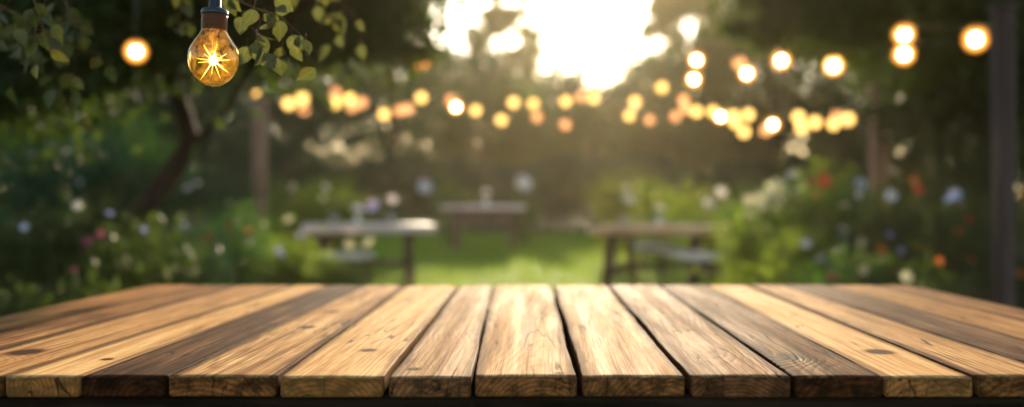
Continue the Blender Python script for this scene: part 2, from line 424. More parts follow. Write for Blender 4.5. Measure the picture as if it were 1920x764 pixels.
tree('broadleaf_tree', (-2.2, 46), 9, (-2.0, 46, 7.6), (1.9, 2.0, 3.6), 14000, 70, .22, .2, M['leaf_olive'], 'sparse lacy tree with white sky showing through its crown', G_T, .13)
tree('broadleaf_tree', (5.9, 44), 9, (6.3, 44, 8.0), (1.9, 2.0, 3.6), 20000, 80, .26, .2, M['leaf_olive'], 'sparse brownish tree against white sky right of the gap', G_T, .13)

def hedge(name, x0, x1, y0, y1, h, n, ls, mat, label):
    cx, cyy = (x0 + x1) / 2, (y0 + y1) / 2
    e = empty(name, (cx, cyy, gz(cx, cyy)), label, 'hedge')
    P = np.stack([RNG.uniform(x0, x1, n) - cx, RNG.uniform(y0, y1, n) - cyy, RNG.uniform(0.02, 1, n) ** .8 * h], 1)
    P[:, 2] += .16 * np.sin(P[:, 0] * 1.1) + .1 * np.sin(P[:, 0] * 2.7 + 1)
    P = P[P[:, 2] > 0.02]
    leaves('foliage', P, ls, mat, e)
    m = MB()
    for k in range(int((x1 - x0) / .8)):
        x = x0 + .4 + k * .8 - cx; m.tube([(x, 0, -.05), (x + .05, .1, h * .5), (x - .05, 0, h * .9)], [.05, .04, .02], 6)
    m.build('stems', M['bark'], e)
hedge('hedge', -12, 12.5, 26.5, 28.2, 2.0, 60000, .13, M['leaf_cool'], 'long dark green hedge closing the far side of the lawn')

def tree_belt():
    P = []
    n = 150000
    x = RNG.uniform(-26, 30, n); y = RNG.uniform(37, 41, n)
    px = x / y * FPX + 1025
    prof = np.interp(x, [-26, -6.5, -4.2, -2, 0, 2, 4, 6.5, 9, 30], [11, 6.9, 6.5, 6.1, 5.6, 5.5, 6.2, 7.6, 10, 11])
    prof = prof + .35 * np.sin(x * 2.1) + .25 * np.sin(x * 5.3 + y) + .3 * np.sin(y * 2 + x)
    z = RNG.uniform(0.02, 1, n) ** .85 * prof
    P = np.stack([x, y - 39, z], 1)
    o = leaves('wood', P, .26, M['leaf_cool']); o.location = (0, 39, .2)
    tag(o, 'distant mass of woodland closing the garden behind the hedge', 'wood', kind='stuff')
tree_belt()

def trim(P, off):                                # no stray single leaves over the open middle of the garden
    x, y = P[:, 0] + off.x, P[:, 1] + off.y
    return P[~((np.abs(x - .05 * y) < .8) & (P[:, 2] < 3.6))]

# ---------- left tree with its leaning dark trunk
def left_tree():
    d = 7.0; e = empty('garden_tree', (-3.15, 7.0, 0), 'dark leaning garden tree arching over the left flower bed', 'tree')
    off = Vector((-3.15, 7.0, 0)); m = MB()
    px = [(185, 655), (215, 470), (262, 405), (300, 350), (340, 295), (356, 250), (340, 195), (318, 140), (300, 60), (300, -60), (330, -200)]
    m.tube([at(a, b, d) - off for a, b in px], [.14, .10, .09, .08, .072, .065, .055, .05, .045, .035, .02], 12)
    m.tube([at(354, 262, d) - off, at(385, 252, d) - off, at(420, 215, d) - off, at(470, 120, d - .4) - off, at(560, 20, d - .8) - off, at(640, -60, d - 1) - off], [.035, .028, .025, .022, .016, .008], 8)
    m.tube([at(318, 140, d) - off, at(240, 70, d) - off, at(120, 0, d - .5) - off, at(0, -50, d - 1) - off], [.04, .03, .022, .01], 8)
    m.tube([at(300, 40, d) - off, at(420, -40, d - .3) - off, at(620, -90, d - .5) - off, at(780, -60, d) - off], [.04, .03, .022, .01], 8)
    m.build('trunk', M['bark'], e)
    P = []
    def blob(px, py, dd, rx, rz, n, cs=.22, ry=.7, nc=None):
        c = at(px, py, dd); P.append(clumps(n, c - off, (rx, ry, rz), nc or max(8, n // 160), cs, 0.1))
    blob(60, 20, 6.2, .9, .55, 5200); blob(260, -20, 6.8, .9, .5, 4200); blob(450, -10, 7.0, .9, .42, 4600)
    blob(590, 10, 6.6, .8, .38, 2300, .11, .7, 36); blob(735, 40, 6.8, .5, .32, 900, .08, .7, 20); blob(30, 130, 7.2, .7, .35, 2300)
    blob(190, 120, 7.4, .6, .3, 1500, .15); blob(600, 60, 6.9, .6, .25, 1500, .14); blob(660, -20, 6.8, .35, .3, 900, .12)
    blob(300, -260, 6.5, 3.2, .8, 16000, .4, 1.8); blob(690, 30, 7.0, .28, .25, 420, .1)
    P.append(clumps(26000, np.array([-4.0, 3.0, 5.2]) - off, (3.4, 4.2, 1.1), 220, .42, 0.1))  # unseen crown masses added overhead and behind the camera, to darken the beds
    P.append(clumps(12000, np.array([-3.6, -2.5, 4.4]) - off, (3.2, 2.2, 1.6), 100, .42, 0.1))
    leaves('crown', trim(np.concatenate(P), off), .085, M['leaf_dark'], e, aspect=.65)
left_tree()

def right_tree():
    e = empty('garden_tree', (6.6, 9.5, 0), 'dark leafy tree overhanging the top right corner above the bed', 'tree')
    off = Vector((6.6, 9.5, 0)); m = MB()
    m.tube([(0, 0, -.1), (-.1, 0, 1.2), (-.3, 0, 2.6), (-.8, -.2, 4.2)], [.16, .13, .10, .04], 10)
    m.tube([(-.2, 0, 2.2), (-1.2, -.3, 2.9), (-2.4, -.5, 3.4), (-3.2, -.5, 3.5)], [.08, .06, .04, .015], 8)
    m.tube([(-.2, 0, 2.4), (.3, -1, 3.1), (.2, -2.2, 3.5)], [.07, .05, .02], 8)
    m.build('trunk', M['bark'], e); P = []
    def blob(px, py, dd, rx, rz, n, cs=.22, ry=.8):
        P.append(clumps(n, at(px, py, dd) - off, (rx, ry, rz), max(8, n // 160), cs, 0.1))
    blob(1830, 20, 9, 1.2, .7, 8000); blob(1620, 0, 9, 1.0, .5, 5500); blob(1900, 170, 9.6, .8, .6, 4500)
    blob(1720, 150, 9.8, .6, .35, 1800, .16); blob(1430, 10, 9.2, .6, .36, 1300, .10); blob(1700, -250, 8.4, 3.2, .9, 15000, .4)
    P.append(clumps(26000, np.array([4.4, 3.5, 5.2]) - off, (3.2, 4.4, 1.1), 220, .42, 0.1))  # out-of-view crown added above and behind the camera for its shade
    P.append(clumps(12000, np.array([3.6, -2.5, 4.4]) - off, (3.2, 2.2, 1.6), 100, .42, 0.1))
    leaves('crown', trim(np.concatenate(P), off), .09, M['leaf_dark'], e, aspect=.65)
right_tree()

def haze():
    mb = MB(); x0, x1, y0, y1, z0, z1 = -60, 60, -12, 95, -1.2, 14
    vs = [(x, y, z) for z in (z0, z1) for y in (y0, y1) for x in (x0, x1)]
    fs = [(0, 2, 3, 1), (4, 5, 7, 6), (0, 1, 5, 4), (2, 6, 7, 3), (0, 4, 6, 2), (1, 3, 7, 5)]
    m = bpy.data.materials.new('haze'); m.use_nodes = True; nt = m.node_tree; nt.nodes.clear()
    v = nt.nodes.new('ShaderNodeVolumePrincipled'); o = nt.nodes.new('ShaderNodeOutputMaterial')
    v.inputs['Color'].default_value = (1.0, .86, .58, 1); v.inputs['Density'].default_value = .00045; v.inputs['Anisotropy'].default_value = .72
    nt.links.new(v.outputs[0], o.inputs['Volume'])
    h = mesh_obj('haze', vs, fs, m, None, False); tag(h, 'warm evening haze filling the garden', 'haze', kind='stuff')
haze()

# ---------- near leafy twigs in focus around the bulb
def shaped_leaves(P, D, U, size):
    """rounded pointed leaves with a fold along the midrib and a slight curl: 15 vertices, 20 triangles... as quads/tris"""
    ts = np.array([0, .08, .2, .34, .5, .66, .8, .91, 1.0]); ws = np.array([0, .17, .31, .37, .355, .27, .16, .065, 0])
    V = []; F = []; UV = []
    for p, d, u, s in zip(P, D, U, size):
        d = d.normalized(); u = (u - d * u.dot(d)).normalized(); n = d.cross(u); b = len(V); curl = random.uniform(-.1, .45); side = random.uniform(-.25, .25)
        fold = random.uniform(.05, .5); wd = random.uniform(.75, 1.1); tw = random.uniform(-.5, .5)
        for t, w in zip(ts, ws):
            c = p + d * (t * s) - n * (curl * s * t * t) + u * (side * s * t * t); wob = 1 + random.uniform(-.1, .1)
            uu = (u + n * tw * t).normalized(); nn = n
            V.append(c); V.append(c + uu * (w * s * wd * wob) + nn * (w * s * fold)); V.append(c - uu * (w * s * wd * wob) + nn * (w * s * fold))
            UV += [(0, t), (w / .37, t), (-w / .37, t)]
        for i in range(len(ts) - 1):
            a = b + 3 * i; q = a + 3
            F.append((a, a + 1, q + 1, q)); F.append((a, q, q + 2, a + 2))
    return V, F, UV

def near_leaf_mat():
    t = NT('near_leaf'); g = t.n('ShaderNodeNewGeometry'); co = t.n('ShaderNodeTexCoord').outputs['Object']
    rp = t.n('ShaderNodeValToRGB'); rp.color_ramp.elements[0].color = (0.035, 0.060, 0.014, 1); rp.color_ramp.elements[1].color = (0.10, 0.11, 0.02, 1)
    t.l(g.outputs['Random Per Island'], rp.inputs[0])
    n = t.noise(co, 1.0, 4, .6, (90, 90, 90)).outputs[0]; col = t.mix(t.mr(n, .4, .7, 0, .6), rp.outputs[0], (0.025, 0.038, 0.010))
    lu = t.math('ABSOLUTE', t.n('ShaderNodeAttribute', attribute_name='leaf_u').outputs['Fac']); lt_ = t.n('ShaderNodeAttribute', attribute_name='leaf_t').outputs['Fac']
    vn = t.math('ABSOLUTE', t.math('SUBTRACT', t.math('FRACT', t.math('SUBTRACT', t.math('MULTIPLY', lt_, 8.0), t.math('MULTIPLY', lu, 1.6))), .5))
    vein = t.math('MAXIMUM', t.math('SUBTRACT', 1.0, t.mr(vn, .0, .10)), t.math('SUBTRACT', 1.0, t.mr(lu, .02, .10)))
    col = t.mix(t.math('MULTIPLY', vein, .45), col, (0.16, 0.17, 0.05))
    col = t.mix(t.mr(t.noise(co, 1, 2, .5, (25, 25, 25)).outputs[0], .6, .68, 0, .8), col, (0.09, 0.05, 0.015))
    p = t.principled(col, .4, .45, t.bump(n, .4, .002)); tl = t.n('ShaderNodeBsdfTranslucent'); t.l(t.mix(.4, col, (0.10, 0.09, 0.010)), tl.inputs[0])
    mx = t.n('ShaderNodeMixShader'); mx.inputs[0].default_value = .5; t.l(p, mx.inputs[1]); t.l(tl.outputs[0], mx.inputs[2]); return t.out(mx.outputs[0])
M['near_leaf'] = near_leaf_mat()

def near_branch(path, d0, label, lsize, nsub, seed, r0=.004, sub_len=.12, extra_leaves=()):
    rs = random.Random(seed); pts = [at(a, b, d) for a, b, d in path]; o = pts[0].copy()
    e = empty('leafy_branch', o, label, 'branch', 'leafy branches hanging into the top left'); m = MB()
    n = len(pts); m.tube([p - o for p in pts], [r0 * (1 - .75 * i / (n - 1)) for i in range(n)], 6)
    P, D, U, Z = [], [], [], []
    def leaf(p, d):
        P.append(p); D.append(d); U.append(Vector((1, rs.uniform(-.6, .6), rs.uniform(-.7, .7)))); Z.append(lsize * rs.uniform(.75, 1.25))
    for k in range(nsub):
        f = (k + rs.random()) / nsub * (n - 1); i = min(int(f), n - 2); q = pts[i].lerp(pts[i + 1], f - i) - o
        dr = Vector((rs.uniform(-1, 1), rs.uniform(-.5, .5), rs.uniform(-1.0, .25))).normalized() * sub_len * rs.uniform(.5, 1.2)
        q1 = q + dr * .5 + Vector((0, 0, .01)); q2 = q + dr + Vector((0, 0, -.015))
        m.tube([q, q1, q2], [r0 * .35, r0 * .25, r0 * .12], 5)
        for c, w in ((q1, .6), (q2, 1), (q.lerp(q1, .6), .5)):
            if rs.random() < w: leaf(c, Vector((rs.uniform(-.7, .7), rs.uniform(-.4, .4), -rs.uniform(.2, 1.1))))
    for (a, b, dd, dx, dz, s) in extra_leaves:
        P.append(at(a, b, dd) - o); D.append(Vector((dx, rs.uniform(-.15, .15), dz))); U.append(Vector((dz, rs.uniform(-.3, .3), -dx))); Z.append(s)
    V, F, UV = shaped_leaves(P, D, U, Z); lo = mesh_obj('foliage', V, F, M['near_leaf'], e)
    for nm, ix in (('leaf_u', 0), ('leaf_t', 1)):
        q_ = lo.data.attributes.new(nm, 'FLOAT', 'POINT'); q_.data.foreach_set('value', [w_[ix] for w_ in UV])
    m2 = m
    for p, d, z in zip(P, D, Z): m2.tube([p - d.normalized() * z * .28 + Vector((0, 0, z * .1)), p, p + d.normalized() * z * .1], [.0007, .0006, .0004], 4)
    m.build('twig', M['twig'], e)
near_branch([(385, -60, 1.9), (430, -8, 1.85), (480, 14, 1.82), (525, 28, 1.8), (560, 60, 1.8), (580, 120, 1.8)], 0, 'yellow green leafy twig just right of the clear glowing bulb', .036, 7, 3, .0020, .06,
            [(476, 14, 1.8, -.25, -1, .044), (515, 16, 1.82, 1, -.25, .034), (522, 36, 1.84, .25, -1, .042), (500, 88, 1.76, -.6, -.9, .040), (496, 98, 1.75, .5, -1, .034),
             (520, 105, 1.8, .3, -1, .042), (462, 85, 1.78, -.2, -1, .040), (545, 85, 1.86, .5, -1, .036), (455, 30, 1.9, -.3, -1, .036), (484, 68, 1.8, .3, -1, .04)])
near_branch([(-60, -20, 2.3), (40, 30, 2.25), (100, 44, 2.2), (150, 38, 2.2)], 0, 'thin brown twig with dim leaves in the top left corner', .04, 14, 11, .0028, .10)
near_branch([(100, -60, 2.5), (130, 20, 2.45), (150, 70, 2.4), (140, 120, 2.4)], 0, 'hanging leafy twig left of the blurred small bulb', .04, 9, 5, .0026, .10)
near_branch([(-40, 60, 2.4), (20, 90, 2.4), (60, 120, 2.35), (75, 160, 2.3)], 0, 'drooping leafy twig at the left picture edge', .042, 10, 8, .0026, .10)
near_branch([(310, -80, 2.6), (332, -15, 2.6), (338, 10, 2.6), (335, 45, 2.6)], 0, 'dim leafy twig just left of the clear glowing bulb', .04, 5, 31, .0024, .05)
near_branch([(560, -80, 2.7), (600, -20, 2.7), (640, 0, 2.7), (665, 25, 2.7)], 0, 'soft leafy twig hanging between the bulb and the sky', .045, 9, 21, .0026, .11)
near_branch([(20, -60, 1.9), (60, -10, 1.9), (75, 30, 1.9), (60, 75, 1.9)], 0, 'sharp leafy twig nearest the camera in the top left corner', .034, 8, 41, .0020, .07)

# ------------------------------------------------------------------ posts
def post(px, top, d, w, mat, label):
    x = (px - 1025) / FPX * d; z = gz(x, d); e = empty('wooden_post', (x, d, z), label, 'post', 'posts carrying the string lights')
    h = at(px, top, d).z - z; m = MB(); m.box((0, 0, h / 2 - .1), (w, w, h + .2), bev=.012); m.build('shaft', mat, e)
    MB().box((0, 0, h + .02), (w * 1.25, w * 1.25, .04), bev=.01).build('cap', mat, e)
    b = MB(); b.tube([(0, -w / 2, h - .12), (0, -w / 2 - .05, h - .12), (0, -w / 2 - .07, h - .09)], .008, 6); b.build('hook', M['cord'], e)
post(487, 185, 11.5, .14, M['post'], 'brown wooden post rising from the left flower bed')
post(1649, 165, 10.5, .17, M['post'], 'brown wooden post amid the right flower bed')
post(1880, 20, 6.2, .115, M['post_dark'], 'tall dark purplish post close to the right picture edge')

# ------------------------------------------------------------------ far tables
def bench(a, b, top, label):
    a, b = Vector(a), Vector(b); c = (a + b) / 2; z = gz(c.x, c.y); e = empty('garden_bench', (c.x, c.y, z), label, 'bench')
    L = (b - a).length; rz = math.atan2(b.y - a.y, b.x - a.x); e.rotation_euler = (0, 0, rz)
    for q in (-1, 1): MB().box((0, q * .085, .43), (L, .16, .055)).build('seat_board', top, e)
    for q in (-1, 1):
        MB().box((q * L * .38, 0, .375), (.05, .32, .05)).build('crosspiece', M['leg_dark'], e)
        for p in (-1, 1): MB().box((q * L * .38, p * .12, .175), (.05, .05, .35), bev=.004).build('leg', M['leg_dark'], e)
def picnic_table(loc, rz, L, W, H, top, label, bench=False):
    e = empty('picnic_table', loc, label, 'table'); e.rotation_euler = (0, 0, rz)
    nb = 5; bw = W / nb
    for i in range(nb): MB().box((0, -W / 2 + bw * (i + .5), H - .045), (L, bw - .008, .09)).build('tabletop_board', top, e)
    for s in (-1, 1):
        x = s * L * .32
        MB().box((x, 0, H - .117), (.07, W * .92, .05)).build('crosspiece', M['leg_dark'], e)
        for q in (-1, 1):
            y0, y1 = q * W * .28, q * (W * .28 + .34); dy = y1 - y0; ln = math.hypot(dy, H - .05)
            MB().box((x + q * .04, (y0 + y1) / 2, (H - .05) / 2), (.085, .13, ln), rx=math.atan2(dy, H - .05)).build('leg', M['leg_dark'], e)
        MB().box((x, 0, .22), (.06, W * .9, .08)).build('stretcher', M['leg_dark'], e)
        if bench: MB().box((x - .06, 0, .40), (.045, W + 1.05, .08)).build('bench_bearer', M['leg_dark'], e)
    MB().box((0, 0, .27), (L * .62, .10, .06)).build('centre_beam', M['leg_dark'], e)
    if bench:
        for q in (-1, 1):
            MB().box((0, q * (W / 2 + .36), .46), (L, .26, .04)).build('bench_seat', top, e)
    return e
lt = at(690, 412, 11.4); picnic_table((lt.x, lt.y, gz(lt.x, lt.y)), math.radians(12), 1.45, 1.3, .72, M['top_grey'], 'pale grey picnic table left of the lawn')
rt = at(1240, 414, 11.2); picnic_table((rt.x, rt.y, gz(rt.x, rt.y)), math.radians(-14), 1.45, 1.3, .72, M['top_warm'], 'warm tan picnic table right of the lawn')
a = at(590, 472, 10.7); b = at(690, 472, 10.5); bench(a, b, M['top_grey'], 'short pale bench in front of the grey table')
a = at(1212, 455, 12.6); b = at(1335, 482, 9.6); bench(a, b, M['top_grey'], 'long bench running at a slant past the tan table')
ct = at(908, 386, 17.2); cz = gz(ct.x, ct.y)
e = empty('garden_table', (ct.x, ct.y, cz), 'pinkish wooden table with dark apron on the far lawn', 'table')
for i in range(5): MB().box((0, -.36 + .18 * i, .767), (1.42, .172, .07)).build('tabletop_board', M['top_pink'], e)
for q in (-1, 1):
    MB().box((0, q * .38, .62), (1.08, .04, .25)).build('apron', M['leg_dark'], e)
    MB().box((q * .52, 0, .62), (.04, .72, .25)).build('apron', M['leg_dark'], e)
    for p in (-1, 1): MB().box((q * .47, p * .33, .24), (.07, .07, .49)).build('leg', M['leg_dark'], e)

# things on the tables
M['glass_jar'] = NT('jar_glass'); M['glass_jar'] = M['glass_jar'].out(M['glass_jar'].principled((0.9, 0.93, 0.93), .05, .5, **{'Transmission Weight': .85, 'IOR': 1.45}))
M['ceramic'] = NT('ceramic'); M['ceramic'] = M['ceramic'].out(M['ceramic'].principled((0.78, 0.76, 0.72), .25, .5))
M['linen'] = NT('linen'); M['linen'] = M['linen'].out(M['linen'].principled((0.62, 0.61, 0.72), .9, .2))

def bloom_mesh(r, petals=8, cup=.35):
    V = [Vector((0, 0, 0))]; F = []
    for ring, (rr, zz, npet) in enumerate(((r, 0, petals), (r * .65, r * .18, petals - 2))):
        for k in range(npet):
            a = 2 * math.pi * k / npet + ring * .3; w = math.pi / npet * .95; b = len(V)
            V += [Vector((math.cos(a - w) * rr * .55, math.sin(a - w) * rr * .55, zz + cup * r * .3)), Vector((math.cos(a) * rr, math.sin(a) * rr, zz + cup * r)),
                  Vector((math.cos(a + w) * rr * .55, math.sin(a + w) * rr * .55, zz + cup * r * .3)), Vector((0, 0, zz))]
            F += [(b + 3, b, b + 1, b + 2)]
    me = bpy.data.meshes.new('bloom'); me.from_pydata([tuple(v) for v in V], [], F); me.update(); return me
BLOOM = {}
def bloom(parent, loc, color, r=.045, rot=None):
    k = (color, round(r, 3))
    if k not in BLOOM:
        me = bloom_mesh(r); me.materials.append(M[color]); BLOOM[k] = me
    o = bpy.data.objects.new('bloom', BLOOM[k]); C.objects.link(o); o.parent = parent; o.location = loc
    o.rotation_euler = rot or (random.uniform(.5, 1.5), random.uniform(-.5, .5), random.uniform(-.6, .6))
    return o
def vase(loc, colors, label, s=1.0):
    e = empty('flower_vase', loc, label, 'vase'); e.scale = (s, s, s)
    MB().lathe([(.001, 0), (.035, 0), (.045, .03), (.04, .08), (.024, .11), (.028, .125), (.024, .125), (.02, .11), (.034, .08), (.038, .03), (.001, .008)], n=20).build('pot', M['ceramic'], e)
    m = MB(); h = []
    for k in range(9):
        a = k * 2.4; r = .015 + .006 * k; p = Vector((math.cos(a) * r, math.sin(a) * r, .2 + .012 * (k % 4))); h.append(p)
        m.tube([(0, 0, .03), (p.x * .4, p.y * .4, .12), p], .002, 5)
    m.build('stems', M['leaf_mid'], e)
    for k, p in enumerate(h): bloom(e, p, colors[k % len(colors)], .032)
    leaves('foliage', np.array([[math.cos(a) * .03, math.sin(a) * .03, .13] for a in np.linspace(0, 6, 14)]), .05, M['leaf_bright'], e)
def jar(loc, label):
    e = empty('jar_candle', loc, label, 'candle')
    MB().lathe([(.001, 0), (.038, 0), (.042, .01), (.042, .10), (.036, .115), (.036, .125), (.033, .125), (.033, .115), (.039, .10), (.039, .012), (.001, .008)], n=20).build('jar', M['glass_jar'], e)
    MB().lathe([(.001, .012), (.036, .012), (.036, .06), (.001, .062)], n=18).build('wax', M['ceramic'], e)
def on(tbl, dx, dy, h): return (tbl[0] + dx, tbl[1] + dy, tbl[2] + h)
TL = (lt.x, lt.y, gz(lt.x, lt.y)); TR = (rt.x, rt.y, gz(rt.x, rt.y)); TC = (ct.x, ct.y, cz)
vase(on(TL, -.12, 0, .72), ('lilac', 'white'), 'pale vase of lilac and white flowers on the left picnic table', .85)
vase(on(TR, -.02, 0, .72), ('white', 'cream'), 'white vase of cream flowers on the right picnic table', .9)
vase(on(TC, .03, 0, .803), ('white',), 'small vase of white flowers on the far table', 1.1)
jar(on(TL, .25, .05, .72), 'glass jar candle near the right end of the left table')
jar(on(TL, -.38, -.05, .72), 'glass jar candle near the left end of the left table')
jar(on(TR, -.42, .05, .72), 'glass jar candle near the left end of the right table')

# ------------------------------------------------------------------ flowering plants
PL = {}
def plant(px, d, topy, spread, leafmat, label, blooms, n=900, ls=.07, group='plants in the flower beds', name='flowering_plant', br=.04):
    x = (px - 1025) / FPX * d; z = gz(x, d); top = at(px, topy, d).z; h = max(.25, top - z)
    e = empty(name, (x, d, z), label, 'plant', group); m = MB()
    tips = []
    for k in range(9):
        a = random.uniform(0, 6.28); r = spread * random.uniform(.1, .9); hh = h * random.uniform(.7, 1.0)
        p = Vector((math.cos(a) * r, math.sin(a) * r, hh)); tips.append(p); m.tube([(p.x * .15, p.y * .15, -.02), (p.x * .5, p.y * .5, hh * .55), p], [.007, .005, .003], 5)
    m.build('stems', M['leaf_mid'], e)
    P = []
    for i in range(n):
        t = random.choice(tips); f = random.random() ** .7
        P.append((t.x * f ** 1.2 + random.gauss(0, spread * .28), t.y * f ** 1.2 + random.gauss(0, spread * .28), max(.03, t.z * f + random.gauss(0, .05))))
    leaves('foliage', np.array(P), ls, M[leafmat], e, flat=-.4, aspect=.4)
    for (bx, by, c) in blooms:                       # blooms where the photograph shows them, on the camera side of the bush
        q = at(bx, by, d - spread * random.uniform(.3, .9)); p = q - Vector((x, d, z))
        bloom(e, p, c, round((.66 if px < 600 else .9) * .0072 * d * (br / .04) ** .5 * random.choice((.8, 1, 1.2)), 3))
        sm = MB().tube([(p.x * .3, p.y * .3, 0), (p.x * .8, p.y * .6, p.z * .6), (p.x, p.y + .01, p.z - .005)], .003, 5)
        sm.build('flower_stem', M['leaf_mid'], e)
    return e
# left bed, back to front
plant(60, 9.5, 235, .55, 'leaf_cool', 'tall green bush with a few pale blooms at the left edge', [(62, 290, 'white'), (125, 283, 'cream'), (90, 205, 'cream'), (55, 190, 'blue')], 2600, .09, name='shrub')
plant(200, 10.5, 215, .7, 'leaf_cool', 'cool green bush behind the leaning trunk', [(170, 180, 'cream'), (150, 340, 'white')], 3200, .09, name='shrub')
plant(285, 11.5, 200, .6, 'leaf_mid', 'pale green bush seen through the fork of the trunk', [], 2600, .09, name='shrub')
plant(400, 11, 300, .6, 'leaf_cool', 'green bush with white blooms between trunk and left post', [(352, 352, 'white'), (370, 342, 'white'), (430, 380, 'cream')], 2200, .08, name='shrub')
plant(560, 12.5, 330, .55, 'leaf_bright', 'bright bush behind the left end of the grey table', [(550, 350, 'cream'), (610, 350, 'white'), (606, 370, 'cream')], 2000, .08, name='shrub')
plant(640, 13, 345, .5, 'leaf_bright', 'yellow green bush behind the grey picnic table', [(735, 374, 'white'), (700, 385, 'lilac')], 1500, .08, name='shrub')
plant(40, 6.0, 390, .5, 'leaf_dark', 'dark low plant in the lower left corner', [(45, 425, 'blue')], 1600)
plant(150, 6.4, 375, .5, 'leaf_dark', 'dark plant with magenta blooms in the left bed', [(150, 470, 'pink'), (165, 450, 'pink'), (188, 437, 'pink'), (145, 385, 'white')], 1600)
plant(270, 6.2, 400, .45, 'leaf_dark', 'low shaded plant at the foot of the leaning trunk', [(205, 400, 'lilac'), (270, 430, 'lilac')], 1500)
plant(360, 7.5, 405, .45, 'leaf_cool', 'leafy plant with one red bloom in the left bed', [(391, 443, 'red'), (340, 420, 'blue')], 1500)
plant(440, 8.5, 385, .4, 'leaf_mid', 'plant with orange blooms in front of the left post', [(430, 423, 'coral'), (465, 430, 'coral'), (495, 420, 'cream')], 1300)
plant(525, 9.0, 430, .4, 'leaf_bright', 'plant with lilac blooms left of the grey picnic table', [(522, 470, 'lilac'), (530, 478, 'lilac'), (565, 440, 'lilac'), (540, 410, 'cream')], 1300)
plant(600, 9.6, 480, .4, 'leaf_bright', 'low yellow green plant in front of the grey table', [(655, 460, 'cream'), (692, 455, 'cream')], 1100)
# centre back
plant(848, 19, 320, .42, 'leaf_bright', 'bright bush just left of the far table', [(795, 350, 'white')], 900, .09, name='shrub', br=.09)
plant(978, 20, 350, .35, 'leaf_mid', 'small bush just right of the far table', [(980, 344, 'white')], 700, .09, name='shrub', br=.08)
plant(1150, 14, 310, .4, 'leaf_olive', 'olive bush behind the left end of the tan table', [(1173, 352, 'cream'), (1177, 375, 'white')], 1100, .08, name='shrub', br=.055)
plant(1230, 15, 325, .45, 'leaf_bright', 'yellowish bush behind the middle of the tan table', [], 1100, .08, name='shrub')
plant(1310, 13, 340, .4, 'leaf_bright', 'bright bush behind the right end of the tan table', [(1327, 382, 'white'), (1350, 360, 'white')], 1100, .08, name='shrub', br=.055)
# right bed
plant(1400, 9.5, 395, .45, 'leaf_bright', 'bright grassy plant at the right end of the tan table', [(1408, 405, 'cream'), (1405, 375, 'cream')], 1500)
plant(1450, 10, 325, .5, 'leaf_mid', 'large bush covered in white and cream blooms', [(1455, 340, 'white'), (1470, 350, 'white'), (1485, 330, 'lilac'), (1465, 375, 'cream'), (1480, 385, 'cream'), (1445, 365, 'white'), (1430, 385, 'cream'), (1440, 430, 'cream'), (1478, 432, 'cream'), (1495, 360, 'white'), (1462, 358, 'cream'), (1476, 366, 'white'), (1455, 388, 'cream'), (1490, 395, 'cream'), (1442, 350, 'cream'), (1500, 375, 'cream'), (1425, 372, 'cream')], 1800, .08, name='shrub')
plant(1530, 9.2, 300, .45, 'leaf_bright', 'bush with coral red blooms at its top', [(1523, 342, 'coral'), (1545, 340, 'red'), (1530, 365, 'coral')], 1700, .08, name='shrub')
plant(1600, 9.0, 325, .45, 'leaf_mid', 'plant with pale blue white blooms left of the right post', [(1612, 345, 'blue'), (1608, 365, 'white'), (1582, 428, 'white'), (1582, 447, 'blue'), (1585, 385, 'cream')], 1500)
plant(1510, 8.0, 430, .4, 'leaf_bright', 'low plant with two white blooms in the right bed', [(1512, 458, 'white'), (1540, 485, 'white'), (1555, 492, 'lilac')], 1300)
plant(1665, 7.6, 375, .45, 'leaf_dark', 'plant with blue and orange blooms by the right post', [(1672, 366, 'blue'), (1668, 440, 'lilac'), (1652, 468, 'orange'), (1688, 470, 'blue')], 1500)
plant(1730, 8.0, 320, .45, 'leaf_dark', 'plant with deep red blooms right of the right post', [(1715, 340, 'red'), (1722, 355, 'red'), (1718, 465, 'red')], 1500)
plant(1800, 7.2, 345, .45, 'leaf_dark', 'plant with blue and orange blooms near the tall post', [(1790, 365, 'blue'), (1780, 375, 'blue'), (1797, 432, 'orange'), (1815, 410, 'red'), (1822, 480, 'red')], 1500)
plant(1905, 6.6, 380, .45, 'leaf_dark', 'shaded plant behind the tall post at right edge', [(1915, 515, 'orange'), (1905, 350, 'cream')], 1500)
plant(1600, 6.6, 470, .4, 'leaf_mid', 'low plant at the front of the right bed', [(1560, 520, 'coral'), (1620, 505, 'cream')], 1200)
plant(1720, 6.0, 470, .4, 'leaf_dark', 'low plant with orange blooms behind the big table', [(1760, 490, 'orange'), (1700, 520, 'cream')], 1200)
plant(1420, 7.4, 485, .4, 'leaf_bright', 'low bright plant behind the big table at right', [], 1200)
plant(90, 4.9, 500, .4, 'leaf_dark', 'very dark low plant behind the left corner of the table', [(140, 505, 'pink')], 1300)

